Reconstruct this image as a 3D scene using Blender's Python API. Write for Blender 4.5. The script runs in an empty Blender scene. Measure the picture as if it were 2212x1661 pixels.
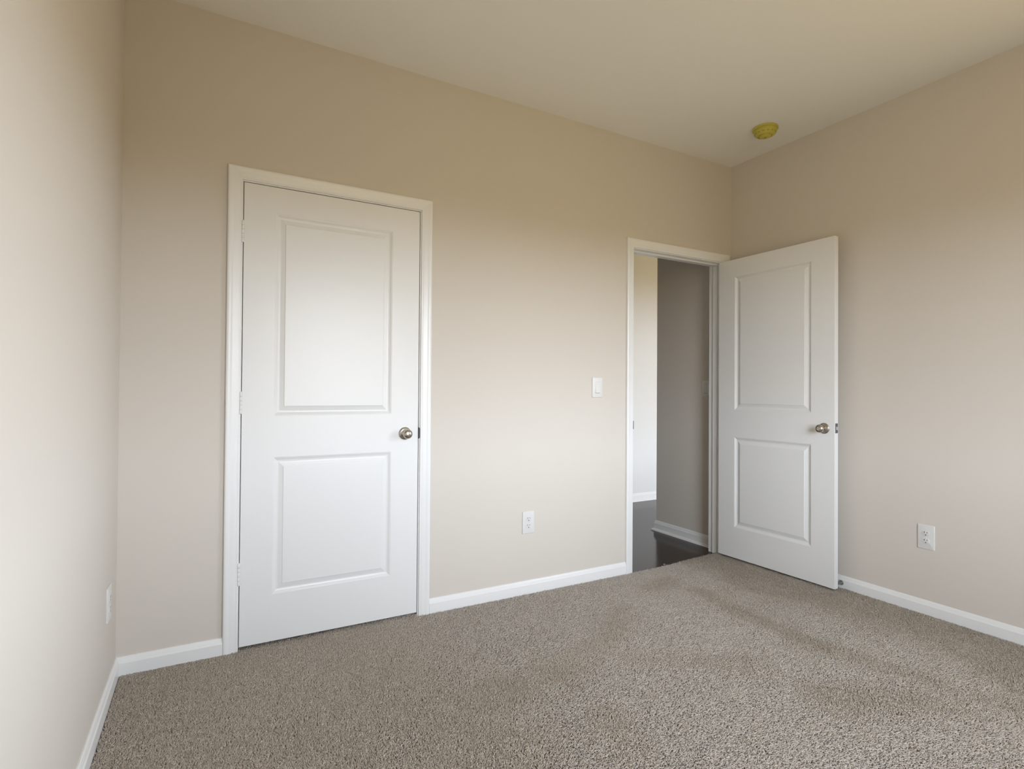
import bpy, bmesh, math, random
import numpy as np
from mathutils import Vector, Matrix

random.seed(7)
PI = math.pi
scn = bpy.context.scene
COL = scn.collection

# ------------------------------------------------------------------ camera
CAM = (0.3177, -2.6557, 1.1397)
YAW, PITCH, ROLL, FPX = 0.50478, 0.010354, 0.007277, 1178.6
fwd = Vector((math.sin(YAW)*math.cos(PITCH), math.cos(YAW)*math.cos(PITCH), math.sin(PITCH)))
rgt = Vector((math.cos(YAW), -math.sin(YAW), 0)); up = rgt.cross(fwd)
r2 = rgt*math.cos(ROLL) + up*math.sin(ROLL); u2 = up*math.cos(ROLL) - rgt*math.sin(ROLL)
cd = bpy.data.cameras.new('camera'); cam = bpy.data.objects.new('camera', cd); COL.objects.link(cam)
m = Matrix((r2, u2, -fwd)).transposed().to_4x4(); m.translation = Vector(CAM); cam.matrix_world = m
cd.sensor_width = 36.0; cd.lens = FPX/2212*36.0; cd.clip_start = 0.02; cd.clip_end = 300
scn.camera = cam

# ------------------------------------------------------------------ colour management, light
scn.view_settings.view_transform = 'Standard'
scn.view_settings.look = 'None'
scn.view_settings.gamma = 1.0
scn.view_settings.use_curve_mapping = False
scn.view_settings.exposure = 0.0
cy = scn.cycles
cy.max_bounces = 14; cy.diffuse_bounces = 9; cy.glossy_bounces = 4
cy.sample_clamp_indirect = 6.0
cy.use_denoising = True

# daylight: cool overcast sky above the horizon, warm sunlit ground below it
w = bpy.data.worlds.new('world'); scn.world = w; w.use_nodes = True
nt = w.node_tree; nt.nodes.clear()
tc = nt.nodes.new('ShaderNodeTexCoord'); sx = nt.nodes.new('ShaderNodeSeparateXYZ')
mr = nt.nodes.new('ShaderNodeMapRange'); mr.inputs[1].default_value = -1; mr.inputs[2].default_value = 1
cr = nt.nodes.new('ShaderNodeValToRGB'); bg = nt.nodes.new('ShaderNodeBackground'); ow = nt.nodes.new('ShaderNodeOutputWorld')
nt.links.new(tc.outputs['Generated'], sx.inputs[0]); nt.links.new(sx.outputs[2], mr.inputs[0])
nt.links.new(mr.outputs[0], cr.inputs[0]); nt.links.new(cr.outputs[0], bg.inputs[0]); nt.links.new(bg.outputs[0], ow.inputs[0])
# world brightness varies along x, a dim band added to balance the room light
mx_ = nt.nodes.new('ShaderNodeMapRange'); mx_.inputs[1].default_value = -1; mx_.inputs[2].default_value = 1
az = nt.nodes.new('ShaderNodeValToRGB'); ml = nt.nodes.new('ShaderNodeMath'); ml.operation = 'MULTIPLY'
nt.links.new(sx.outputs[0], mx_.inputs[0]); nt.links.new(mx_.outputs[0], az.inputs[0]); nt.links.new(az.outputs[0], ml.inputs[0]); nt.links.new(ml.outputs[0], bg.inputs[1])
ae = az.color_ramp.elements
ae[0].position = 0.0; ae[0].color = (1.45, 1.45, 1.45, 1); ae[1].position = 1.0; ae[1].color = (1.5, 1.5, 1.5, 1)
for p_, v_ in ((0.40, 1.35), (0.52, 1.15), (0.64, 0.72), (0.90, 0.70), (0.95, 1.45)):
    q_ = ae.new(p_); q_.color = (v_, v_, v_, 1)
el = cr.color_ramp.elements
el[0].position = 0.0; el[0].color = (0.20, 0.155, 0.07, 1)
el[1].position = 1.0; el[1].color = (0.50, 0.58, 0.70, 1)
e = el.new(0.485); e.color = (0.24, 0.183, 0.078, 1)
e = el.new(0.515); e.color = (1.15, 1.25, 1.40, 1)
e = el.new(0.62); e.color = (1.05, 1.16, 1.32, 1)
e = el.new(0.75); e.color = (0.56, 0.64, 0.77, 1)
SKY = 14.6
ml.inputs[1].default_value = SKY

# bedroom window (behind the camera) and the window of the bright room past the hall
WX0, WX1, WZ0, WZ1, WY = 0.80, 2.25, 0.75, 2.15, -3.62
SY0, SY1 = -3.15, -1.78            # second bedroom window, in the right wall beside the viewer
def portal(name, loc, rot, sx_, sy_):
    l = bpy.data.lights.new(name, 'AREA'); l.shape = 'RECTANGLE'; l.size = sx_; l.size_y = sy_
    l.cycles.is_portal = True
    o = bpy.data.objects.new(name, l); COL.objects.link(o); o.location = loc; o.rotation_euler = rot
    return o
portal('bedroom_window_portal', ((WX0+WX1)/2, WY-0.06, (WZ0+WZ1)/2), (PI/2, 0, 0), WX1-WX0, WZ1-WZ0)
portal('side_window_portal', (3.569+0.08, (SY0+SY1)/2, (WZ0+WZ1)/2), (PI/2, 0, PI/2), SY1-SY0, WZ1-WZ0)
portal('far_window_portal', (4.8, -1.66, 1.40), (PI/2, 0, 0), 2.0, 2.0)

# ------------------------------------------------------------------ constants
W, H, T = 3.569, 2.748, 0.114
YR = -3.6                     # rear wall
GAP, CW, REV = 0.003, 0.0555, 0.005
AX0, AX1 = 0.4375, 1.2425     # closet door slab
BX0, BX1 = 2.6620, 3.4790     # jamb faces of the open doorway
SB, ST, HEAD = 0.012, 2.044, 2.047
ZB = -0.012                   # slab level under carpet / hall floor level

# ------------------------------------------------------------------ materials
def mat(name, col, rough=0.5, metal=0.0, bump=0.0, bscale=200.0, spec=0.5, var=0.0, vscale=3.0, coat=0.0):
    m = bpy.data.materials.new(name); m.use_nodes = True; t = m.node_tree; b = t.nodes['Principled BSDF']
    b.inputs['Base Color'].default_value = (*col, 1); b.inputs['Roughness'].default_value = rough
    b.inputs['Metallic'].default_value = metal; b.inputs['Specular IOR Level'].default_value = spec
    b.inputs['Coat Weight'].default_value = coat
    c = t.nodes.new('ShaderNodeTexCoord')
    if bump > 0:
        n = t.nodes.new('ShaderNodeTexNoise'); n.inputs['Scale'].default_value = bscale; n.inputs['Detail'].default_value = 4
        bp = t.nodes.new('ShaderNodeBump'); bp.inputs['Strength'].default_value = bump; bp.inputs['Distance'].default_value = 0.001
        t.links.new(c.outputs['Object'], n.inputs['Vector']); t.links.new(n.outputs['Fac'], bp.inputs['Height']); t.links.new(bp.outputs[0], b.inputs['Normal'])
    if var > 0:
        n = t.nodes.new('ShaderNodeTexNoise'); n.inputs['Scale'].default_value = vscale; n.inputs['Detail'].default_value = 3
        r = t.nodes.new('ShaderNodeMapRange'); r.inputs[3].default_value = 1-var; r.inputs[4].default_value = 1+var
        x = t.nodes.new('ShaderNodeVectorMath'); x.operation = 'SCALE'; x.inputs[0].default_value = col
        t.links.new(c.outputs['Object'], n.inputs['Vector']); t.links.new(n.outputs['Fac'], r.inputs[0]); t.links.new(r.outputs[0], x.inputs['Scale'])
        t.links.new(x.outputs[0], b.inputs['Base Color'])
    return m

M_wall = mat('wall_paint', (0.63, 0.583, 0.522), 0.62, bump=0.12, bscale=260, spec=0.3, var=0.012, vscale=2.0)
M_ceil = mat('ceiling_paint', (0.85, 0.835, 0.79), 0.85, bump=0.15, bscale=180, spec=0.2)
M_white = mat('hall_white_paint', (0.69, 0.68, 0.66), 0.6, bump=0.12, bscale=260, spec=0.3)
M_trim = mat('trim_paint', (0.79, 0.79, 0.78), 0.30, spec=0.5, bump=0.04, bscale=60)
M_door = mat('door_paint', (0.765, 0.765, 0.755), 0.33, spec=0.5, bump=0.05, bscale=90)
M_plate = mat('plate_plastic', (0.68, 0.672, 0.655), 0.32)
M_nickel = mat('satin_nickel', (0.50, 0.46, 0.41), 0.26, 1.0, bump=0.02, bscale=400)
M_steel = mat('latch_steel', (0.20, 0.195, 0.185), 0.5, 0.75)
M_dark = mat('dark_recess', (0.012, 0.012, 0.012), 0.8)
M_chrome = mat('stop_metal', (0.28, 0.28, 0.27), 0.18, 1.0)
M_rubber = mat('white_rubber', (0.75, 0.74, 0.70), 0.6)
M_yellow = mat('yellowed_plastic', (0.52, 0.47, 0.085), 0.40, var=0.05, vscale=30)
M_yellowd = mat('yellowed_plastic_vents', (0.36, 0.31, 0.05), 0.6)
M_thread = mat('thread', (0.7, 0.66, 0.58), 0.8)
M_outside = mat('plaster_white', (0.75, 0.75, 0.74), 0.8)

def wood_mat():
    m = bpy.data.materials.new('dark_wood_planks'); m.use_nodes = True; t = m.node_tree; b = t.nodes['Principled BSDF']
    c = t.nodes.new('ShaderNodeTexCoord')
    br = t.nodes.new('ShaderNodeTexBrick'); br.inputs['Scale'].default_value = 1.0
    br.inputs['Brick Width'].default_value = 1.2; br.inputs['Row Height'].default_value = 0.127
    br.inputs['Mortar Size'].default_value = 0.0012; br.inputs['Color1'].default_value = (0.018, 0.008, 0.0038, 1)
    br.inputs['Color2'].default_value = (0.024, 0.0125, 0.0070, 1); br.inputs['Mortar'].default_value = (0.004, 0.003, 0.002, 1)
    mp = t.nodes.new('ShaderNodeMapping'); mp.inputs['Scale'].default_value = (3, 60, 60)
    n = t.nodes.new('ShaderNodeTexNoise'); n.inputs['Scale'].default_value = 1.0; n.inputs['Detail'].default_value = 6
    mx = t.nodes.new('ShaderNodeMix'); mx.data_type = 'RGBA'; mx.blend_type = 'MULTIPLY'; mx.inputs[0].default_value = 0.6
    rp = t.nodes.new('ShaderNodeMapRange'); rp.inputs[3].default_value = 0.4; rp.inputs[4].default_value = 1.5
    bp = t.nodes.new('ShaderNodeBump'); bp.inputs['Strength'].default_value = 0.10; bp.inputs['Distance'].default_value = 0.001
    L = t.links.new
    L(c.outputs['Object'], br.inputs['Vector']); L(c.outputs['Object'], mp.inputs[0]); L(mp.outputs[0], n.inputs['Vector'])
    L(n.outputs['Fac'], rp.inputs[0]); L(br.outputs['Color'], mx.inputs[6]); L(rp.outputs[0], mx.inputs[7]); L(mx.outputs[2], b.inputs['Base Color'])
    L(n.outputs['Fac'], bp.inputs['Height']); L(bp.outputs[0], b.inputs['Normal'])
    b.inputs['Roughness'].default_value = 0.15; b.inputs['Specular IOR Level'].default_value = 0.20; b.inputs['Specular Tint'].default_value = (1.0, 0.86, 0.74, 1)
    return m
M_wood = wood_mat()

def carpet_base_mat():
    m = bpy.data.materials.new('carpet_backing'); m.use_nodes = True; t = m.node_tree; b = t.nodes['Principled BSDF']
    n = t.nodes.new('ShaderNodeTexNoise'); n.inputs['Scale'].default_value = 160; n.inputs['Detail'].default_value = 3
    r = t.nodes.new('ShaderNodeValToRGB'); r.color_ramp.elements[0].color = (0.10, 0.085, 0.07, 1); r.color_ramp.elements[1].color = (0.26, 0.225, 0.19, 1)
    c = t.nodes.new('ShaderNodeTexCoord')
    t.links.new(c.outputs['Object'], n.inputs['Vector']); t.links.new(n.outputs['Fac'], r.inputs[0]); t.links.new(r.outputs[0], b.inputs['Base Color'])
    b.inputs['Roughness'].default_value = 0.95; b.inputs['Specular IOR Level'].default_value = 0.1
    return m
def pile_mat():
    m = bpy.data.materials.new('carpet_yarn'); m.use_nodes = True; t = m.node_tree; b = t.nodes['Principled BSDF']
    a = t.nodes.new('ShaderNodeAttribute'); a.attribute_name = 'yarn'
    t.links.new(a.outputs['Color'], b.inputs['Base Color'])
    b.inputs['Roughness'].default_value = 0.9; b.inputs['Specular IOR Level'].default_value = 0.04
    return m
M_cbase = carpet_base_mat(); M_pile = pile_mat()

# ------------------------------------------------------------------ helpers
def obj(name, bm, material, parent=None, smooth=False, bevel=0.0):
    me = bpy.data.meshes.new(name)
    bmesh.ops.recalc_face_normals(bm, faces=bm.faces)
    bm.to_mesh(me); bm.free(); me.materials.append(material)
    o = bpy.data.objects.new(name, me); COL.objects.link(o)
    if parent is not None: o.parent = parent
    if smooth:
        for p in me.polygons: p.use_smooth = True
        me.set_sharp_from_angle(angle=math.radians(35))
    if bevel > 0:
        b = o.modifiers.new('bevel', 'BEVEL'); b.width = bevel; b.segments = 2; b.limit_method = 'ANGLE'; b.angle_limit = math.radians(40)
    return o
def tag(o, label, cat, kind=None, group=None):
    o['label'] = label; o['category'] = cat
    if kind: o['kind'] = kind
    if group: o['group'] = group
    return o
def thing(name, label, cat, loc=(0, 0, 0), rz=0, kind=None, group=None):
    o = bpy.data.objects.new(name, None); COL.objects.link(o); o.empty_display_size = 0.05
    o.location = loc; o.rotation_euler = (0, 0, rz)
    return tag(o, label, cat, kind, group)
def box(bm, x0, x1, y0, y1, z0, z1):
    v = [bm.verts.new(p) for p in ((x0, y0, z0), (x1, y0, z0), (x1, y1, z0), (x0, y1, z0), (x0, y0, z1), (x1, y0, z1), (x1, y1, z1), (x0, y1, z1))]
    for f in ((0, 3, 2, 1), (4, 5, 6, 7), (0, 1, 5, 4), (1, 2, 6, 5), (2, 3, 7, 6), (3, 0, 4, 7)):
        bm.faces.new([v[i] for i in f])
    return bm
def B(*boxes):
    bm = bmesh.new()
    for b in boxes: box(bm, *b)
    return bm
def grid_wall(xs, zs, holes, y0, y1, horiz='x'):
    """wall slab on a grid of cells with openings left out; shared verts so it is one clean solid"""
    bm = bmesh.new(); V = {}
    def vt(i, k, s):
        key = (i, k, s)
        if key not in V:
            a, z, t = xs[i], zs[k], (y0, y1)[s]
            V[key] = bm.verts.new((a, t, z) if horiz == 'x' else (t, a, z))
        return V[key]
    solid = lambda i, k: 0 <= i < len(xs)-1 and 0 <= k < len(zs)-1 and (i, k) not in holes
    for i in range(len(xs)-1):
        for k in range(len(zs)-1):
            if not solid(i, k): continue
            for s in (0, 1): bm.faces.new([vt(i, k, s), vt(i+1, k, s), vt(i+1, k+1, s), vt(i, k+1, s)])
            if not solid(i-1, k): bm.faces.new([vt(i, k, 0), vt(i, k+1, 0), vt(i, k+1, 1), vt(i, k, 1)])
            if not solid(i+1, k): bm.faces.new([vt(i+1, k, 0), vt(i+1, k+1, 0), vt(i+1, k+1, 1), vt(i+1, k, 1)])
            if not solid(i, k-1): bm.faces.new([vt(i, k, 0), vt(i+1, k, 0), vt(i+1, k, 1), vt(i, k, 1)])
            if not solid(i, k+1): bm.faces.new([vt(i, k+1, 0), vt(i+1, k+1, 0), vt(i+1, k+1, 1), vt(i, k+1, 1)])
    return bm
def run(bm, P0, D, N, length, prof, k0=0, k1=0):
    """sweep profile [(t, z)] along D from P0; t goes out along N; k = mitre factor at each end"""
    P0, D, N = Vector(P0), Vector(D), Vector(N)
    U = Vector((0, 0, 1)) if abs(D.z) < 0.5 else None
    A = []; Bv = []
    for (t, z) in prof:
        up_ = Vector((0, 0, z))
        A.append(bm.verts.new(P0 + D*(t*k0) + N*t + up_)); Bv.append(bm.verts.new(P0 + D*(length - t*k1) + N*t + up_))
    n = len(prof)
    for i in range(n):
        j = (i+1) % n; bm.faces.new([A[i], A[j], Bv[j], Bv[i]])
    bm.faces.new(A[::-1]); bm.faces.new(Bv)
    return bm
def lathe(bm, prof, segs=32, M=Matrix.Identity(4)):
    """prof [(r, h)] around +Z, transformed by M"""
    rings = []
    for r, h in prof:
        if r < 1e-6: rings.append([bm.verts.new(M @ Vector((0, 0, h)))])
        else: rings.append([bm.verts.new(M @ Vector((r*math.cos(2*PI*k/segs), r*math.sin(2*PI*k/segs), h))) for k in range(segs)])
    for a, b in zip(rings, rings[1:]):
        for k in range(segs):
            q = [a[k % len(a)], a[(k+1) % len(a)], b[(k+1) % len(b)], b[k % len(b)]]
            u = []
            for v in q:
                if v not in u: u.append(v)
            if len(u) >= 3: bm.faces.new(u)
    return bm
def rot_to(n, loc=(0, 0, 0)):
    q = Vector((0, 0, 1)).rotation_difference(Vector(n)); m = q.to_matrix().to_4x4(); m.translation = Vector(loc); return m

# ------------------------------------------------------------------ room shell
cA0, cA1, cB0, cB1 = AX0-GAP, AX1+GAP, BX0, BX1        # clear openings between jambs
J = 0.019                                             # jamb board thickness
xs = [0.0, cA0-J, cA1+J, cB0-J, cB1+J, W]; zs = [ZB-0.1, HEAD+J, H]
tag(obj('wall_back', grid_wall(xs, zs, {(1, 0), (3, 0)}, 0.0, T), M_wall), 'long beige wall holding the closed closet door and the doorway to the hall', 'wall', 'structure')
tag(obj('wall_left', B((-0.12, 0.0, YR-0.12, 1.0, ZB-0.1, H)), M_wall), 'pale beige wall along the left edge of the room', 'wall', 'structure')
tag(obj('wall_right', grid_wall([YR-0.12, SY0, SY1, 0.735], [ZB-0.1, WZ0, WZ1, H], {(1, 1)}, W, W+0.12, 'y'), M_wall), 'beige wall behind the open door, running on into the hall', 'wall', 'structure')
xs = [0.0, WX0, WX1, W]; zs = [ZB-0.1, WZ0, WZ1, H]
tag(obj('wall_rear', grid_wall(xs, zs, {(1, 1)}, YR-0.12, YR), M_wall), 'beige wall behind the viewer with the bedroom window', 'wall', 'structure')
bm = B((-0.12, 6.3, YR-0.12, 1.84, H, H+0.12))
tag(obj('ceiling', bm, M_ceil), 'plain off-white ceiling over the bedroom', 'ceiling', 'structure')
tag(obj('floor', B((0.0, W, YR, 0.0, ZB-0.1, ZB+0.001), (cA0-J, cA1+J, 0.0, T, ZB-0.1, ZB+0.001), (0, 1.4, T, 0.75, ZB-0.1, ZB+0.001)), M_cbase), 'grey-beige carpeted bedroom floor', 'floor', 'structure')
# hall and the bright room beyond
tag(obj('floor_hall', B((1.5, 6.2, T, 1.72, ZB-0.1, ZB), (cB0-J, cB1+J, 0.0, T, ZB-0.1, ZB), (W+0.12, 6.2, -1.6, T, ZB-0.1, ZB)), M_wood), 'dark espresso wood plank floor of the hall', 'floor', 'structure')
tag(obj('wall_hall_far', B((1.38, 6.2, 1.72, 1.84, ZB-0.1, H)), M_white), 'brightly lit far wall seen through the doorway', 'wall', 'structure')
tag(obj('wall_hall_left', B((1.38, 1.5, T, 1.72, ZB-0.1, H)), M_wall), 'end wall of the hall out of sight to the left', 'wall', 'structure')
tag(obj('wall_closet_back', B((0.0, 1.38, 0.75, 0.87, ZB-0.1, H)), M_wall), 'wall at the back of the closet', 'wall', 'structure')
xs = [W+0.12, 3.8, 5.8, 6.2]; zs = [ZB-0.1, 0.4, 2.4, H]
tag(obj('wall_far_room', grid_wall(xs, zs, {(1, 1)}, -1.72, -1.6), M_wall), 'window wall of the bright room beyond the hall', 'wall', 'structure')
tag(obj('wall_far_side', B((6.2, 6.3, -1.72, 1.84, ZB-0.1, H)), M_wall), 'side wall of the bright room beyond the hall', 'wall', 'structure')

def window(n, x0, x1, z0, z1, y, label, side=False):
    t = thing('window_%d' % n, label, 'window', ((x0+x1)/2, y, z0) if not side else (y, (x0+x1)/2, z0), -PI/2 if side else 0, kind='structure')
    hw, hh, f = (x1-x0)/2, z1-z0, 0.045
    obj('window_frame', B((-hw, -hw+f, -0.05, 0.02, 0, hh), (hw-f, hw, -0.05, 0.02, 0, hh), (-hw+f, hw-f, -0.05, 0.02, 0, f), (-hw+f, hw-f, -0.05, 0.02, hh-f, hh)), M_trim, t)
    obj('meeting_rail', B((-hw+f, hw-f, -0.03, 0.0, hh/2-0.02, hh/2+0.02)), M_trim, t)
    return t
window(1, WX0, WX1, WZ0, WZ1, WY, 'white framed bedroom window behind the viewer')
window(3, SY0, SY1, WZ0, WZ1, W+0.05, 'white framed side window of the bedroom beside the viewer', True)
window(2, 3.8, 5.8, 0.4, 2.4, -1.66, 'white framed window of the bright room beyond the hall')

# baseboards: profile (out from wall, height)
BT = 0.0145
BP = [(0, ZB), (BT, ZB), (BT, 0.047), (BT-0.0012, 0.0500), (BT-0.0035, 0.0535), (0.0095, 0.0590), (0.0080, 0.0635), (0.0060, 0.0680), (0.0035, 0.0705), (0, 0.0705)]
cAo0, cAo1 = AX0-GAP-REV-CW, AX1+GAP+REV+CW
cBo0, cBo1 = BX0-REV-CW, BX1+REV+CW
bb = lambda *a: run(bmesh.new(), *a)
def baseboard(name, P0, D, N, L, label, k0=0, k1=0, q=False):
    o = obj(name, run(bmesh.new(), P0, D, N, L, BP, k0, k1), M_trim)
    tag(o, label, 'baseboard', 'structure')
    if q:  # quarter round at the foot
        c = [(BT, ZB+0.0), (BT+0.017, ZB)] + [(BT+0.017*math.cos(a), ZB+0.017*math.sin(a)) for a in (0.3, 0.6, 0.9, 1.2, PI/2)]
        obj('quarter_round', run(bmesh.new(), P0, D, N, L, c, k0, k1), M_trim, o)
    return o
baseboard('baseboard_back', (0, 0, 0), (1, 0, 0), (0, -1, 0), cAo0, 'short white baseboard between the left corner and the closet door', 1, 0)
baseboard('baseboard_back', (cAo1, 0, 0), (1, 0, 0), (0, -1, 0), cBo0-cAo1, 'white baseboard between the closet door and the hall doorway')
baseboard('baseboard_left', (0, YR, 0), (0, 1, 0), (1, 0, 0), -YR, 'white baseboard along the left wall', 1, 1)
baseboard('baseboard_right', (W, YR, 0), (0, 1, 0), (-1, 0, 0), -YR, 'white baseboard along the right wall past the open door', 1, 0)
baseboard('baseboard_rear', (0, YR, 0), (1, 0, 0), (0, 1, 0), W, 'white baseboard along the wall behind the viewer', 1, 1)
baseboard('baseboard_hall', (W, T+0.001, 0), (0, 1, 0), (-1, 0, 0), 0.735-T-0.001, 'white baseboard with quarter round just inside the hall', 0, -1, True)
baseboard('baseboard_hall', (W, 0.735, 0), (1, 0, 0), (0, 1, 0), 0.12, 'baseboard on the end of the hall wall', -1, -1, True)
baseboard('baseboard_hall', (1.5, 1.72, 0), (1, 0, 0), (0, -1, 0), 4.7, 'bright white baseboard at the foot of the far hall wall', 0, 0, True)

# ------------------------------------------------------------------ door frames
CP = [(0, 0), (0, 0.0075), (0.0020, 0.0095), (0.0090, 0.0098), (0.0110, 0.0108), (0.020, 0.0124), (0.032, 0.0142), (0.040, 0.0164), (0.045, 0.0172), (0.050, 0.0172), (0.0535, 0.0155), (CW, 0.0120), (CW, 0)]
def casing_piece(kind, x0, x1, zt, yw=0.0, sgn=-1):
    """x0/x1/zt: inner edge rectangle of the casing"""
    bm = bmesh.new(); A = []; C = []
    for (s, t) in CP:
        y = yw + sgn*t
        if kind == 'l': A.append(bm.verts.new((x0-s, y, ZB))); C.append(bm.verts.new((x0-s, y, zt+s)))
        if kind == 'r': A.append(bm.verts.new((x1+s, y, ZB))); C.append(bm.verts.new((x1+s, y, zt+s)))
        if kind == 'h': A.append(bm.verts.new((x0-s, y, zt+s))); C.append(bm.verts.new((x1+s, y, zt+s)))
    n = len(CP)
    for i in range(n): j = (i+1) % n; bm.faces.new([A[i], A[j], C[j], C[i]])
    bm.faces.new(A); bm.faces.new(C[::-1])
    return bm
def frame(n, c0, c1, label, both=False):
    t = thing('trim_%d' % n, label, 'door frame', (0, 0, 0), kind='structure')
    for nm, k in (('side_casing', 'l'), ('side_casing', 'r'), ('head_casing', 'h')):
        obj(nm, casing_piece(k, c0-REV, c1+REV, HEAD+REV), M_trim, t)
    if both:
        for nm, k in (('side_casing', 'l'), ('head_casing', 'h')):
            obj(nm, casing_piece(k, c0-REV, min(c1+REV, W-CW-0.001), HEAD+REV, T, 1), M_trim, t)
    obj('side_jamb', B((c0-J, c0, 0, T, ZB, HEAD)), M_trim, t); obj('side_jamb', B((c1, c1+J, 0, T, ZB, HEAD)), M_trim, t)
    obj('head_jamb', B((c0-J, c1+J, 0, T, HEAD, HEAD+J)), M_trim, t)
    s0, s1, st = 0.0375, 0.073, 0.0105
    obj('stop_strip', B((c0, c0+st, s0, s1, ZB, HEAD-st)), M_trim, t, bevel=0.0015)
    obj('stop_strip', B((c1-st, c1, s0, s1, ZB, HEAD-st)), M_trim, t, bevel=0.0015)
    obj('stop_strip', B((c0, c1, s0, s1, HEAD-st, HEAD)), M_trim, t, bevel=0.0015)
    return t
fA = frame(1, cA0, cA1, 'white casing and jamb around the closed closet door')
fB = frame(2, cB0, cB1, 'white casing and jamb around the doorway to the hall', True)
# strike plates with a curved lip folded over the jamb edge
def strike(parent, x, z0, z1, side):
    """side = +1 when the plate sits on a jamb facing -x (right jamb)"""
    bm = bmesh.new(); path = [(0.028, 0.0), (0.002, 0.0), (-0.004, 0.0003), (-0.0085, 0.0018), (-0.0115, 0.0045)]
    N = 7; rows = []
    for (y, dx) in path:
        row = []
        for k in range(N):
            f = k/(N-1); z = z0 + (z1-z0)*f
            if y < 0:  # lip narrows toward its tip
                f2 = 0.5 + (f-0.5)*(1 + y*18); z = z0 + (z1-z0)*f2
            row.append((bm.verts.new((x + side*(-0.0012 + dx), y, z)), bm.verts.new((x + side*(0.0 + dx), y, z))))
        rows.append(row)
    for a, b in zip(rows, rows[1:]):
        for k in range(N-1):
            for s in (0, 1): bm.faces.new([a[k][s], a[k+1][s], b[k+1][s], b[k][s]])
        bm.faces.new([a[0][0], a[0][1], b[0][1], b[0][0]]); bm.faces.new([a[-1][0], a[-1][1], b[-1][1], b[-1][0]])
    for r in (rows[0], rows[-1]):
        for k in range(N-1): bm.faces.new([r[k][0], r[k+1][0], r[k+1][1], r[k][1]])
    o = obj('strike_plate', bm, M_steel, parent, smooth=True); o['label'] = 'dark metal strike plate'
    return o
strike(fA, cA1, 0.889, 0.949, +1)
strike(fB, cB0, 0.897, 0.953, -1)

# ------------------------------------------------------------------ doors
DW, DT = AX1-AX0, 0.035
PX0, PX1 = 0.130, DW-0.139
PANELS = [(PX0, PX1, 0.220, 0.831), (PX0, PX1, 1.017, 1.925)]
RINGS = [(0.0, 0.0), (0.0015, 0.0012), (0.0035, 0.0016), (0.0055, 0.0026), (0.0085, 0.0048), (0.0125, 0.0072), (0.0170, 0.0086), (0.0215, 0.0090), (0.0260, 0.0080), (0.0330, 0.0058), (0.0400, 0.0036), (0.0415, 0.0030), (0.0425, 0.0012), (0.0445, 0.0008)]
def door_leaf():
    """local frame: hinge edge x=0, free edge x=DW, visible face y=0, other face y=DT"""
    bm = bmesh.new()
    xs_ = [0, PX0, PX1, DW]; zs_ = [SB, 0.220, 0.831, 1.017, 1.925, ST]; V = {}
    def vt(i, k, s):
        if (i, k, s) not in V: V[(i, k, s)] = bm.verts.new((xs_[i], (0, DT)[s], zs_[k]))
        return V[(i, k, s)]
    for i in range(3):
        for k in range(5):
            if i == 1 and k in (1, 3): continue
            for s in (0, 1): bm.faces.new([vt(i, k, s), vt(i+1, k, s), vt(i+1, k+1, s), vt(i, k+1, s)])
    for i in range(3):
        for k in (0, 5): bm.faces.new([vt(i, k, 0), vt(i+1, k, 0), vt(i+1, k, 1), vt(i, k, 1)])
    for k in range(5):
        for i in (0, 3): bm.faces.new([vt(i, k, 0), vt(i, k+1, 0), vt(i, k+1, 1), vt(i, k, 1)])
    return bm
def panel_mesh(p):
    x0, x1, z0, z1 = p; bm = bmesh.new()
    for s in (0, 1):
        loops = []
        for (a, d) in RINGS:
            y = d if s == 0 else DT-d
            loops.append([bm.verts.new(q) for q in ((x0+a, y, z0+a), (x1-a, y, z0+a), (x1-a, y, z1-a), (x0+a, y, z1-a))])
        for A, C in zip(loops, loops[1:]):
            for k in range(4): bm.faces.new([A[k], A[(k+1) % 4], C[(k+1) % 4], C[k]])
        bm.faces.new(loops[-1])
    return bm
KNOB = [(0.0, 0.0), (0.0310, 0.0), (0.0318, 0.0015), (0.0310, 0.0040), (0.0285, 0.0062), (0.0240, 0.0078), (0.0160, 0.0092), (0.0128, 0.0115), (0.0118, 0.016), (0.0122, 0.026), (0.0150, 0.0305), (0.0190, 0.0335), (0.0222, 0.0380), (0.0238, 0.0435), (0.0238, 0.0485), (0.0220, 0.0540), (0.0178, 0.0585), (0.0112, 0.0614), (0.0056, 0.0623), (0.0, 0.0626)]
def add_knob(parent, x, z, y, n, privacy):
    M = rot_to((0, n, 0), (x, y, z))
    k = obj('door_knob', lathe(bmesh.new(), KNOB[9:], 40, M), M_nickel, parent, smooth=True); k['label'] = 'satin nickel round knob'
    obj('rosette', lathe(bmesh.new(), KNOB[:10], 40, M), M_nickel, k, smooth=True)
    if privacy:
        d = obj('release_hole', lathe(bmesh.new(), [(0.0, 0.0629), (0.0016, 0.0629), (0.0016, 0.055)], 10, M), M_dark, k)
        M2 = rot_to((0, n, 0), (x+0.017, y, z+0.001))
        obj('rosette_hole', lathe(bmesh.new(), [(0.0, 0.0096), (0.0032, 0.0096), (0.0032, 0.006)], 12, M2), M_dark, k)
    return k
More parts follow.
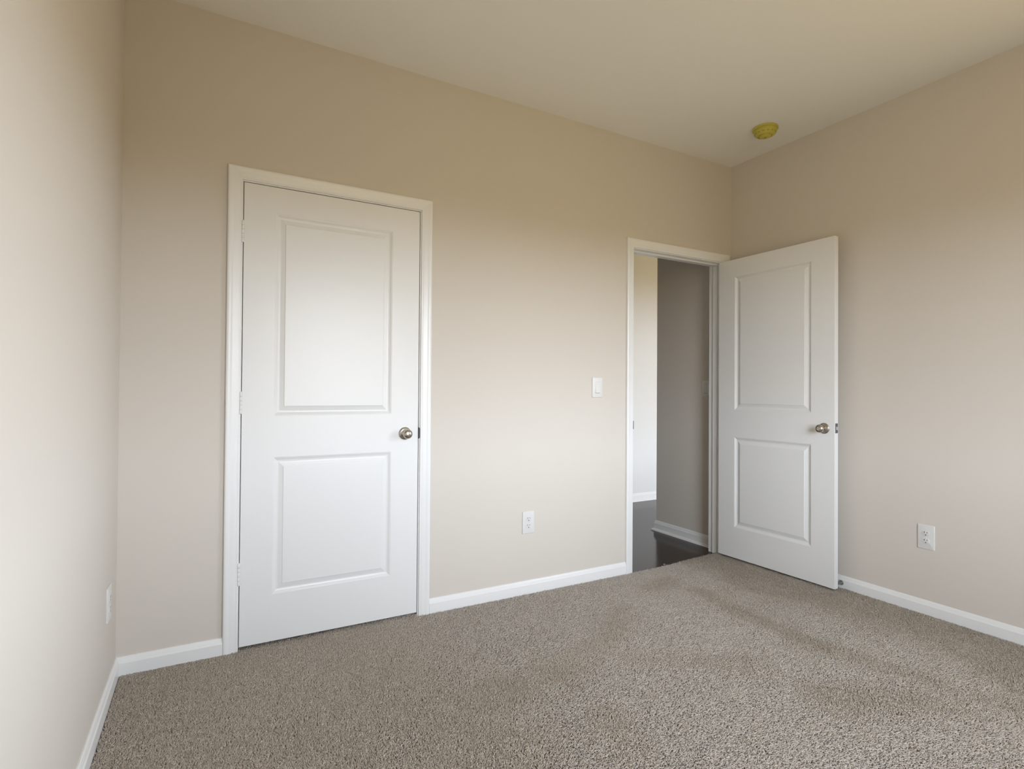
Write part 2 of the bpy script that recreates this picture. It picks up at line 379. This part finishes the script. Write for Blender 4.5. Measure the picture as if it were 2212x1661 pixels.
def add_hinges(parent, x, y, material):
    for z in (0.330, 1.075, 1.825):
        bm = bmesh.new(); segs = 5; h = 0.094
        for i in range(segs):
            a = z-h/2 + i*h/segs + (0.0004 if i else 0); b_ = z-h/2 + (i+1)*h/segs - (0.0004 if i < segs-1 else 0)
            lathe(bm, [(0, a), (0.0058, a), (0.0062, a+0.0006), (0.0062, b_-0.0006), (0.0058, b_), (0, b_)], 16, Matrix.Translation((x, y, 0)))
        hg = obj('hinge', bm, material, parent, smooth=True); hg['label'] = 'white painted butt hinge'
        bm = lathe(bmesh.new(), [(0, z+h/2-0.001), (0.0042, z+h/2-0.001), (0.0046, z+h/2+0.0015), (0.0030, z+h/2+0.0035), (0, z+h/2+0.004)], 14, Matrix.Translation((x, y, 0)))
        obj('hinge_pin', bm, material, hg, smooth=True)
def make_door(n, label, loc, rz, flip_knob):
    # leaf geometry lives in a local frame, then is placed by its own transform
    d = obj('door_%d' % n, door_leaf(), M_door, bevel=0.0012)
    tag(d, label, 'door', 'structure')
    for p in PANELS: obj('door_panel', panel_mesh(p), M_door, d)
    return d
dA = make_door(1, 'closed white two-panel closet door in the long wall', None, 0, False)
dA.location = (AX0, 0.0008, 0)
KX = 1.1735-AX0
add_knob(dA, KX, 0.919, 0.0, -1, False)
add_hinges(dA, -0.0045, -0.0068, M_door)
obj('latch_plate', B((DW-0.0005, DW+0.0012, 0.005, 0.030, 0.890, 0.947)), M_steel, dA)['label'] = 'dark metal latch plate on the edge'

# open door: hinged on the right jamb, swung a touch past 90 degrees into the room
dB = make_door(2, 'open white two-panel door standing against the right wall', None, 0, True)
OPEN = math.radians(-88.9)
# local x runs from the hinge to the free edge; local y=0 is the face seen by the camera (facing -x in the room)
R_ = Matrix.Rotation(OPEN, 3, 'Z')
dB.rotation_euler = (0, 0, OPEN)
pinx, piny = BX1 - GAP, -0.004
# visible face lies DT to the left of the pin side
dB.location = (pinx - DT, piny, 0)
add_knob(dB, DW-0.0605, 0.930, 0.0, -1, True)
add_knob(dB, DW-0.0605, 0.930, DT, 1, False)
add_hinges(dB, 0.0, DT+0.0062, M_door)
lp = obj('latch_plate', B((DW-0.0005, DW+0.0014, 0.005, 0.030, 0.905, 0.962)), M_steel, dB, bevel=0.001); lp['label'] = 'grey steel latch plate'
bm = bmesh.new()
pr = [(DW, 0.011), (DW+0.0115, 0.0225), (DW+0.0115, 0.0245), (DW, 0.0245)]
lo = [bm.verts.new((x, y, 0.924)) for x, y in pr]; hi = [bm.verts.new((x, y, 0.943)) for x, y in pr]
bm.faces.new(lo[::-1]); bm.faces.new(hi)
for i in range(4): bm.faces.new([lo[i], lo[(i+1) % 4], hi[(i+1) % 4], hi[i]])
obj('latch_bolt', bm, M_steel, lp)

# ------------------------------------------------------------------ wall plates
def rrect(bm, w, h, y0, y1, r, seg=4, cz=0.0, edge=0.0):
    """rounded rectangle block, front at y1 (towards -y), with a chamfered front edge"""
    def loop(w_, h_, r_, y):
        pts = []
        for cx_, cz_, a0 in ((w_/2-r_, h_/2-r_, 0), (-w_/2+r_, h_/2-r_, PI/2), (-w_/2+r_, -h_/2+r_, PI), (w_/2-r_, -h_/2+r_, 1.5*PI)):
            for k in range(seg+1):
                a = a0 + PI/2*k/seg; pts.append(bm.verts.new((cx_+r_*math.cos(a), y, cz+cz_+r_*math.sin(a))))
        return pts
    L = [loop(w, h, r, y0), loop(w, h, r, y1+edge)]
    if edge > 0: L.append(loop(w-1.2*edge, h-1.2*edge, r*0.9, y1+edge*0.35)); L.append(loop(w-3.2*edge, h-3.2*edge, r*0.8, y1))
    for A, C in zip(L, L[1:]):
        for k in range(len(A)): bm.faces.new([A[k], A[(k+1) % len(A)], C[(k+1) % len(A)], C[k]])
    bm.faces.new(L[0]); bm.faces.new(L[-1])
def screw(parent, x, z, y):
    M = rot_to((0, -1, 0), (x, y, z))
    s = obj('screw', lathe(bmesh.new(), [(0.003, 0), (0.003, 0.0008), (0.002, 0.0013), (0, 0.0014)], 14, M), M_plate, parent, smooth=True)
    return s
def make_outlet(label, loc, rz):
    t = thing('wall_outlet', label, 'outlet', loc, rz, group='white duplex wall outlets')
    bm = bmesh.new(); rrect(bm, 0.077, 0.125, -0.0002, -0.0062, 0.004, edge=0.0022); obj('cover_plate', bm, M_plate, t, smooth=True)
    for cz in (0.0195, -0.0195):
        bm = bmesh.new(); rrect(bm, 0.034, 0.0285, -0.005, -0.0078, 0.011, cz=cz, edge=0.0006)
        r = obj('receptacle', bm, M_plate, t, smooth=True)
        obj('blade_slots', B((-0.0078, -0.0052, -0.0081, -0.006, cz+0.0005, cz+0.0095), (0.0052, 0.0076, -0.0081, -0.006, cz+0.0015, cz+0.0085)), M_dark, r)
        obj('ground_hole', lathe(bmesh.new(), [(0, 0.0081), (0.0027, 0.0081), (0.0027, 0.006)], 14, rot_to((0, -1, 0), (0, 0, cz-0.0080))), M_dark, r)
    screw(t, 0, 0, -0.0062)
    return t
def dup(root, loc, rz, label):
    r = root.copy(); COL.objects.link(r); r.location = loc; r.rotation_euler = (0, 0, rz); r['label'] = label
    for ch in list(root.children):
        c = ch.copy(); COL.objects.link(c); c.parent = r
        for g in list(ch.children):
            d = g.copy(); COL.objects.link(d); d.parent = c
    return r
o1 = make_outlet('white duplex outlet low on the wall between closet door and hall doorway', (1.895, 0, 0.3955), 0)
dup(o1, (W, -1.2175, 0.3955), -PI/2, 'white duplex outlet low on the right wall past the open door')
dup(o1, (0, -0.205, 0.354), PI/2, 'white outlet on the left wall seen edge-on near the corner')
def make_switch(label, loc, rz):
    t = thing('light_switch', label, 'light switch', loc, rz, group='white rocker light switches')
    bm = bmesh.new(); rrect(bm, 0.076, 0.122, -0.0002, -0.0062, 0.004, edge=0.0022); obj('cover_plate', bm, M_plate, t, smooth=True)
    bm = bmesh.new(); hw = 0.0165
    pr = [(-0.005, 0.033), (-0.0068, 0.033), (-0.0074, 0.0), (-0.0112, -0.031), (-0.0108, -0.033), (-0.005, -0.033)]
    A = [bm.verts.new((-hw, y, z)) for y, z in pr]; C = [bm.verts.new((hw, y, z)) for y, z in pr]
    for i in range(6): bm.faces.new([A[i], A[(i+1) % 6], C[(i+1) % 6], C[i]])
    bm.faces.new(A); bm.faces.new(C[::-1])
    obj('rocker', bm, M_plate, t)
    for g0, g1 in ((0.0333, 0.0337), (-0.0349, -0.0333)): obj('rocker_edge_shade', B((-0.0176, 0.0176, -0.00635, -0.006, g0, g1)), M_dark, t)  # dark strips painting the shade along the rocker's top and bottom edges
    return t
s1 = make_switch('white rocker light switch on the bedroom wall left of the doorway', (2.376, 0, 1.160), 0)
dup(s1, (W, 0.217, 1.161), -PI/2, 'light switch on the shaded hall wall, half hidden by the door jamb')

# ------------------------------------------------------------------ smoke detector
t = thing('smoke_detector', 'yellowed round smoke detector on the ceiling above the open door', 'smoke detector', (3.262, -0.498, H), 0)
F = Matrix.Rotation(PI, 4, 'X')
obj('mounting_base', lathe(bmesh.new(), [(0, 0), (0.070, 0), (0.073, 0.003), (0.073, 0.010), (0.069, 0.012), (0, 0.012)], 48, F), M_yellow, t, smooth=True)
obj('housing', lathe(bmesh.new(), [(0, 0.012), (0.0645, 0.012), (0.0655, 0.016), (0.0625, 0.030), (0.056, 0.041), (0.044, 0.0465), (0.041, 0.0475), (0.040, 0.0445), (0.035, 0.0445), (0.034, 0.0505), (0.030, 0.0540), (0.016, 0.057), (0, 0.0575)], 48, F), M_yellow, t, smooth=True)
bm = bmesh.new()
for k in range(14):
    a = 2*PI*k/14; Mx = F @ Matrix.Rotation(a, 4, 'Z') @ Matrix.Translation((0.0595, 0, 0.0355)) @ Matrix.Rotation(0.98, 4, 'Y')
    g = bmesh.new(); box(g, -0.0030, 0.0030, -0.0072, 0.0072, -0.0012, 0.0004)
    for f in g.faces: bm.faces.new([bm.verts.new(Mx @ v.co) for v in f.verts])
    g.free()
obj('vent_slots', bm, M_yellowd, t)
obj('test_button', lathe(bmesh.new(), [(0, 0.056), (0.0075, 0.0565), (0.0075, 0.0585), (0.006, 0.0592), (0, 0.0595)], 24, F @ Matrix.Translation((0.0, 0.0, 0.0))), M_yellowd, t, smooth=True)

# ------------------------------------------------------------------ door stop on the right baseboard
t = thing('door_stop', 'small metal cone door stop on the baseboard behind the open door', 'door stop', (W-BT, -0.790, 0.030), 0)
M = rot_to((-1, 0, 0))
obj('stem', lathe(bmesh.new(), [(0, 0), (0.0140, 0), (0.0145, 0.0015), (0.0125, 0.006), (0.0088, 0.015), (0.0060, 0.026), (0.0046, 0.036), (0.0046, 0.044), (0, 0.044)], 28, M), M_chrome, t, smooth=True)
obj('rubber_tip', lathe(bmesh.new(), [(0, 0.044), (0.0070, 0.044), (0.0078, 0.0460), (0.0076, 0.0530), (0.0055, 0.0560), (0, 0.0562)], 24, M), M_rubber, t, smooth=True)

# loose thread lying on the wood at the carpet edge
bm = bmesh.new(); pts = [Vector((2.955+0.022*s - 0.006*math.sin(3*s), 0.020+0.012*s+0.004*math.sin(5*s), ZB+0.0012+0.006*math.sin(PI*s))) for s in [i/12 for i in range(13)]]
prev = None
for i, p in enumerate(pts):
    d = (pts[min(i+1, 12)]-pts[max(i-1, 0)]).normalized(); a = d.cross(Vector((0, 0, 1))).normalized(); b_ = d.cross(a)
    ring = [bm.verts.new(p + (a*math.cos(k*PI/3)+b_*math.sin(k*PI/3))*0.0011) for k in range(6)]
    if prev:
        for k in range(6): bm.faces.new([prev[k], prev[(k+1) % 6], ring[(k+1) % 6], ring[k]])
    else: bm.faces.new(ring)
    prev = ring
bm.faces.new(prev[::-1])
tag(obj('loose_thread', bm, M_thread, smooth=True), 'pale loose thread on the dark wood at the carpet edge', 'thread')

# ------------------------------------------------------------------ carpet pile
def vnoise(x, y, scale, seed):
    rs = np.random.RandomState(seed); G = rs.rand(64, 64)
    u = x*scale + 17.3; v = y*scale + 31.7
    i = np.floor(u).astype(int); j = np.floor(v).astype(int); fu = u-i; fv = v-j
    fu = fu*fu*(3-2*fu); fv = fv*fv*(3-2*fv)
    g = lambda a, b: G[a % 64, b % 64]
    return (g(i, j)*(1-fu)+g(i+1, j)*fu)*(1-fv) + (g(i, j+1)*(1-fu)+g(i+1, j+1)*fu)*fv
def build_pile():
    rs = np.random.RandomState(3)
    def patch(x0, x1, y0, y1, sp):
        nx, ny = int((x1-x0)/sp), int((y1-y0)/sp)
        gx, gy = np.meshgrid(x0+(np.arange(nx)+0.5)*(x1-x0)/nx, y0+(np.arange(ny)+0.5)*(y1-y0)/ny)
        gx = gx.ravel() + (rs.rand(nx*ny)-0.5)*sp*0.95; gy = gy.ravel() + (rs.rand(nx*ny)-0.5)*sp*0.95
        return gx, gy
    P = [patch(BT+0.003, W-BT-0.003, -2.35, -BT-0.003, 0.0038),
         patch(BT+0.003, W-BT-0.003, YR+BT+0.003, -2.35, 0.0060),
         patch(cA0+0.002, cA1-0.002, -BT-0.003, 0.09, 0.0046),
         patch(cB0+0.003, cB1-0.003, -BT-0.003, 0.05, 0.0042)]
    # doorway edge of the carpet: slightly slanting, frayed
    bx, by = P[3]; edge = -0.012 + 0.045*((bx-BX0)/(BX1-BX0))**1.5 + 0.006*(vnoise(bx, by*0, 60, 5)-0.5)
    k = by < edge; P[3] = (bx[k], by[k])
    x = np.concatenate([p[0] for p in P]); y = np.concatenate([p[1] for p in P])
    n = len(x)
    # the pile lies towards the windows, brushed back in foot prints, vacuum tracks and along the walls
    ss = lambda a, b, v: (lambda t: t*t*(3-2*t))(np.clip((v-a)/(b-a), 0, 1))
    wx = x + 0.10*(vnoise(x, y, 5.0, 21)-0.5); wy = y + 0.10*(vnoise(x, y, 5.0, 22)-0.5)
    def track(pts, wd):
        d = np.full(n, 9.0)
        for (ax, ay), (bx_, by_) in zip(pts, pts[1:]):
            ux, uy = bx_-ax, by_-ay; t_ = np.clip(((wx-ax)*ux + (wy-ay)*uy)/(ux*ux+uy*uy), 0, 1)
            d = np.minimum(d, np.hypot(wx-ax-t_*ux, wy-ay-t_*uy))
        return 1 - ss(wd*0.2, wd*2.1, d)
    back = 0.95*(1-ss(0.7, 1.6, wx))
    back = np.maximum(back, 1.0*ss(2.85, 3.3, wx))
    for pts_, wd, k_ in (([(2.76, -0.45), (2.68, -1.1), (2.82, -1.6)], 0.05, 0.75), ([(3.2, -0.3), (3.3, -1.1), (3.12, -1.6)], 0.06, 0.8),
                         ([(2.2, -0.50), (1.85, -0.68), (1.55, -0.80)], 0.07, 0.7), ([(1.32, -0.80), (1.20, -0.84)], 0.09, 0.8),
                         ([(1.95, -0.86), (2.30, -1.12)], 0.08, 0.55), ([(2.55, -0.22), (2.75, -0.24)], 0.06, 0.7), ([(1.55, -1.15), (1.50, -1.35)], 0.06, 0.6),
                         ([(2.35, -1.45), (2.9, -1.75)], 0.10, 0.7)):
        back = np.maximum(back, k_*track(pts_, wd))
    back = np.clip(back + 0.9*(vnoise(x, y, 3.2, 23)-0.5)*ss(0.2, 0.8, vnoise(x, y, 1.3, 24)) + 0.35*(vnoise(x, y, 9.0, 25)-0.5), 0, 1)
    vx = 0.75*rs.randn(n) + 0.5*(vnoise(x, y, 2.0, 11)-0.5); vy = 0.8*rs.randn(n) - 1.35*(1-1.75*back)
    vl = np.hypot(vx, vy); ang = np.arctan2(vy, vx)
    lean = 0.0030 + 0.0035*np.clip(vl, 0, 1.8) + 0.002*rs.rand(n)
    h = 0.0130 + 0.0022*rs.rand(n) + 0.0015*(vnoise(x, y, 3.0, 14)-0.5)
    r = 0.00132 + 0.00045*rs.rand(n)
    dx, dy = np.cos(ang), np.sin(ang)
    # second bend, so strands curl over
    ang2 = ang + rs.randn(n)*0.9; ex, ey = np.cos(ang2), np.sin(ang2)
    co = np.empty((n, 7, 3), np.float32)
    ph = rs.rand(n)*2*PI
    for k in range(3):
        a = ph + k*2*PI/3
        co[:, k, 0] = x + r*0.8*np.cos(a); co[:, k, 1] = y + r*0.8*np.sin(a); co[:, k, 2] = ZB
        b = a + 0.7
        co[:, 3+k, 0] = x + dx*lean*0.45 + r*1.15*np.cos(b); co[:, 3+k, 1] = y + dy*lean*0.45 + r*1.15*np.sin(b)
        co[:, 3+k, 2] = ZB + h*(0.72 + 0.06*np.cos(b+ph))
    co[:, 6, 0] = x + dx*lean*0.6 + ex*lean*0.75; co[:, 6, 1] = y + dy*lean*0.6 + ey*lean*0.75; co[:, 6, 2] = ZB + h
    co[:, :, 0] = np.clip(co[:, :, 0], 0.0152, W-0.0152)
    faces4 = np.array([[0, 1, 4, 3], [1, 2, 5, 4], [2, 0, 3, 5]]); faces3 = np.array([[3, 4, 6], [4, 5, 6], [5, 3, 6]])
    base = (np.arange(n)*7)[:, None, None]
    q = (faces4[None]+base).reshape(n, 12); t3 = (faces3[None]+base).reshape(n, 9)
    loops = np.concatenate([q, t3], axis=1).ravel().astype(np.int32)
    sizes = np.tile(np.array([4, 4, 4, 3, 3, 3], np.int32), n); starts = np.concatenate([[0], np.cumsum(sizes)[:-1]]).astype(np.int32)
    me = bpy.data.meshes.new('carpet_pile')
    me.vertices.add(n*7); me.vertices.foreach_set('co', co.ravel())
    me.loops.add(len(loops)); me.loops.foreach_set('vertex_index', loops)
    me.polygons.add(len(sizes)); me.polygons.foreach_set('loop_start', starts)
    me.update(calc_edges=True)
    # yarn colours: blended beige, taupe and grey strands
    pal = np.array([(0.655, 0.588, 0.508), (0.605, 0.543, 0.468), (0.54, 0.484, 0.416), (0.695, 0.626, 0.542), (0.45, 0.402, 0.342)])
    c = pal[rs.choice(5, n, p=[0.34, 0.26, 0.16, 0.16, 0.08])]*(0.92+0.16*rs.rand(n))[:, None]
    cc = np.ones((n, 7, 4), np.float32); cc[:, :, :3] = c[:, None, :]
    at = me.color_attributes.new('yarn', 'FLOAT_COLOR', 'POINT'); at.data.foreach_set('color', cc.ravel())
    me.materials.append(M_pile)
    o = bpy.data.objects.new('carpet_pile', me); COL.objects.link(o)
    tag(o, 'grey-beige frieze carpet pile covering the bedroom floor', 'carpet', 'stuff')
    return n
print('tufts', build_pile())
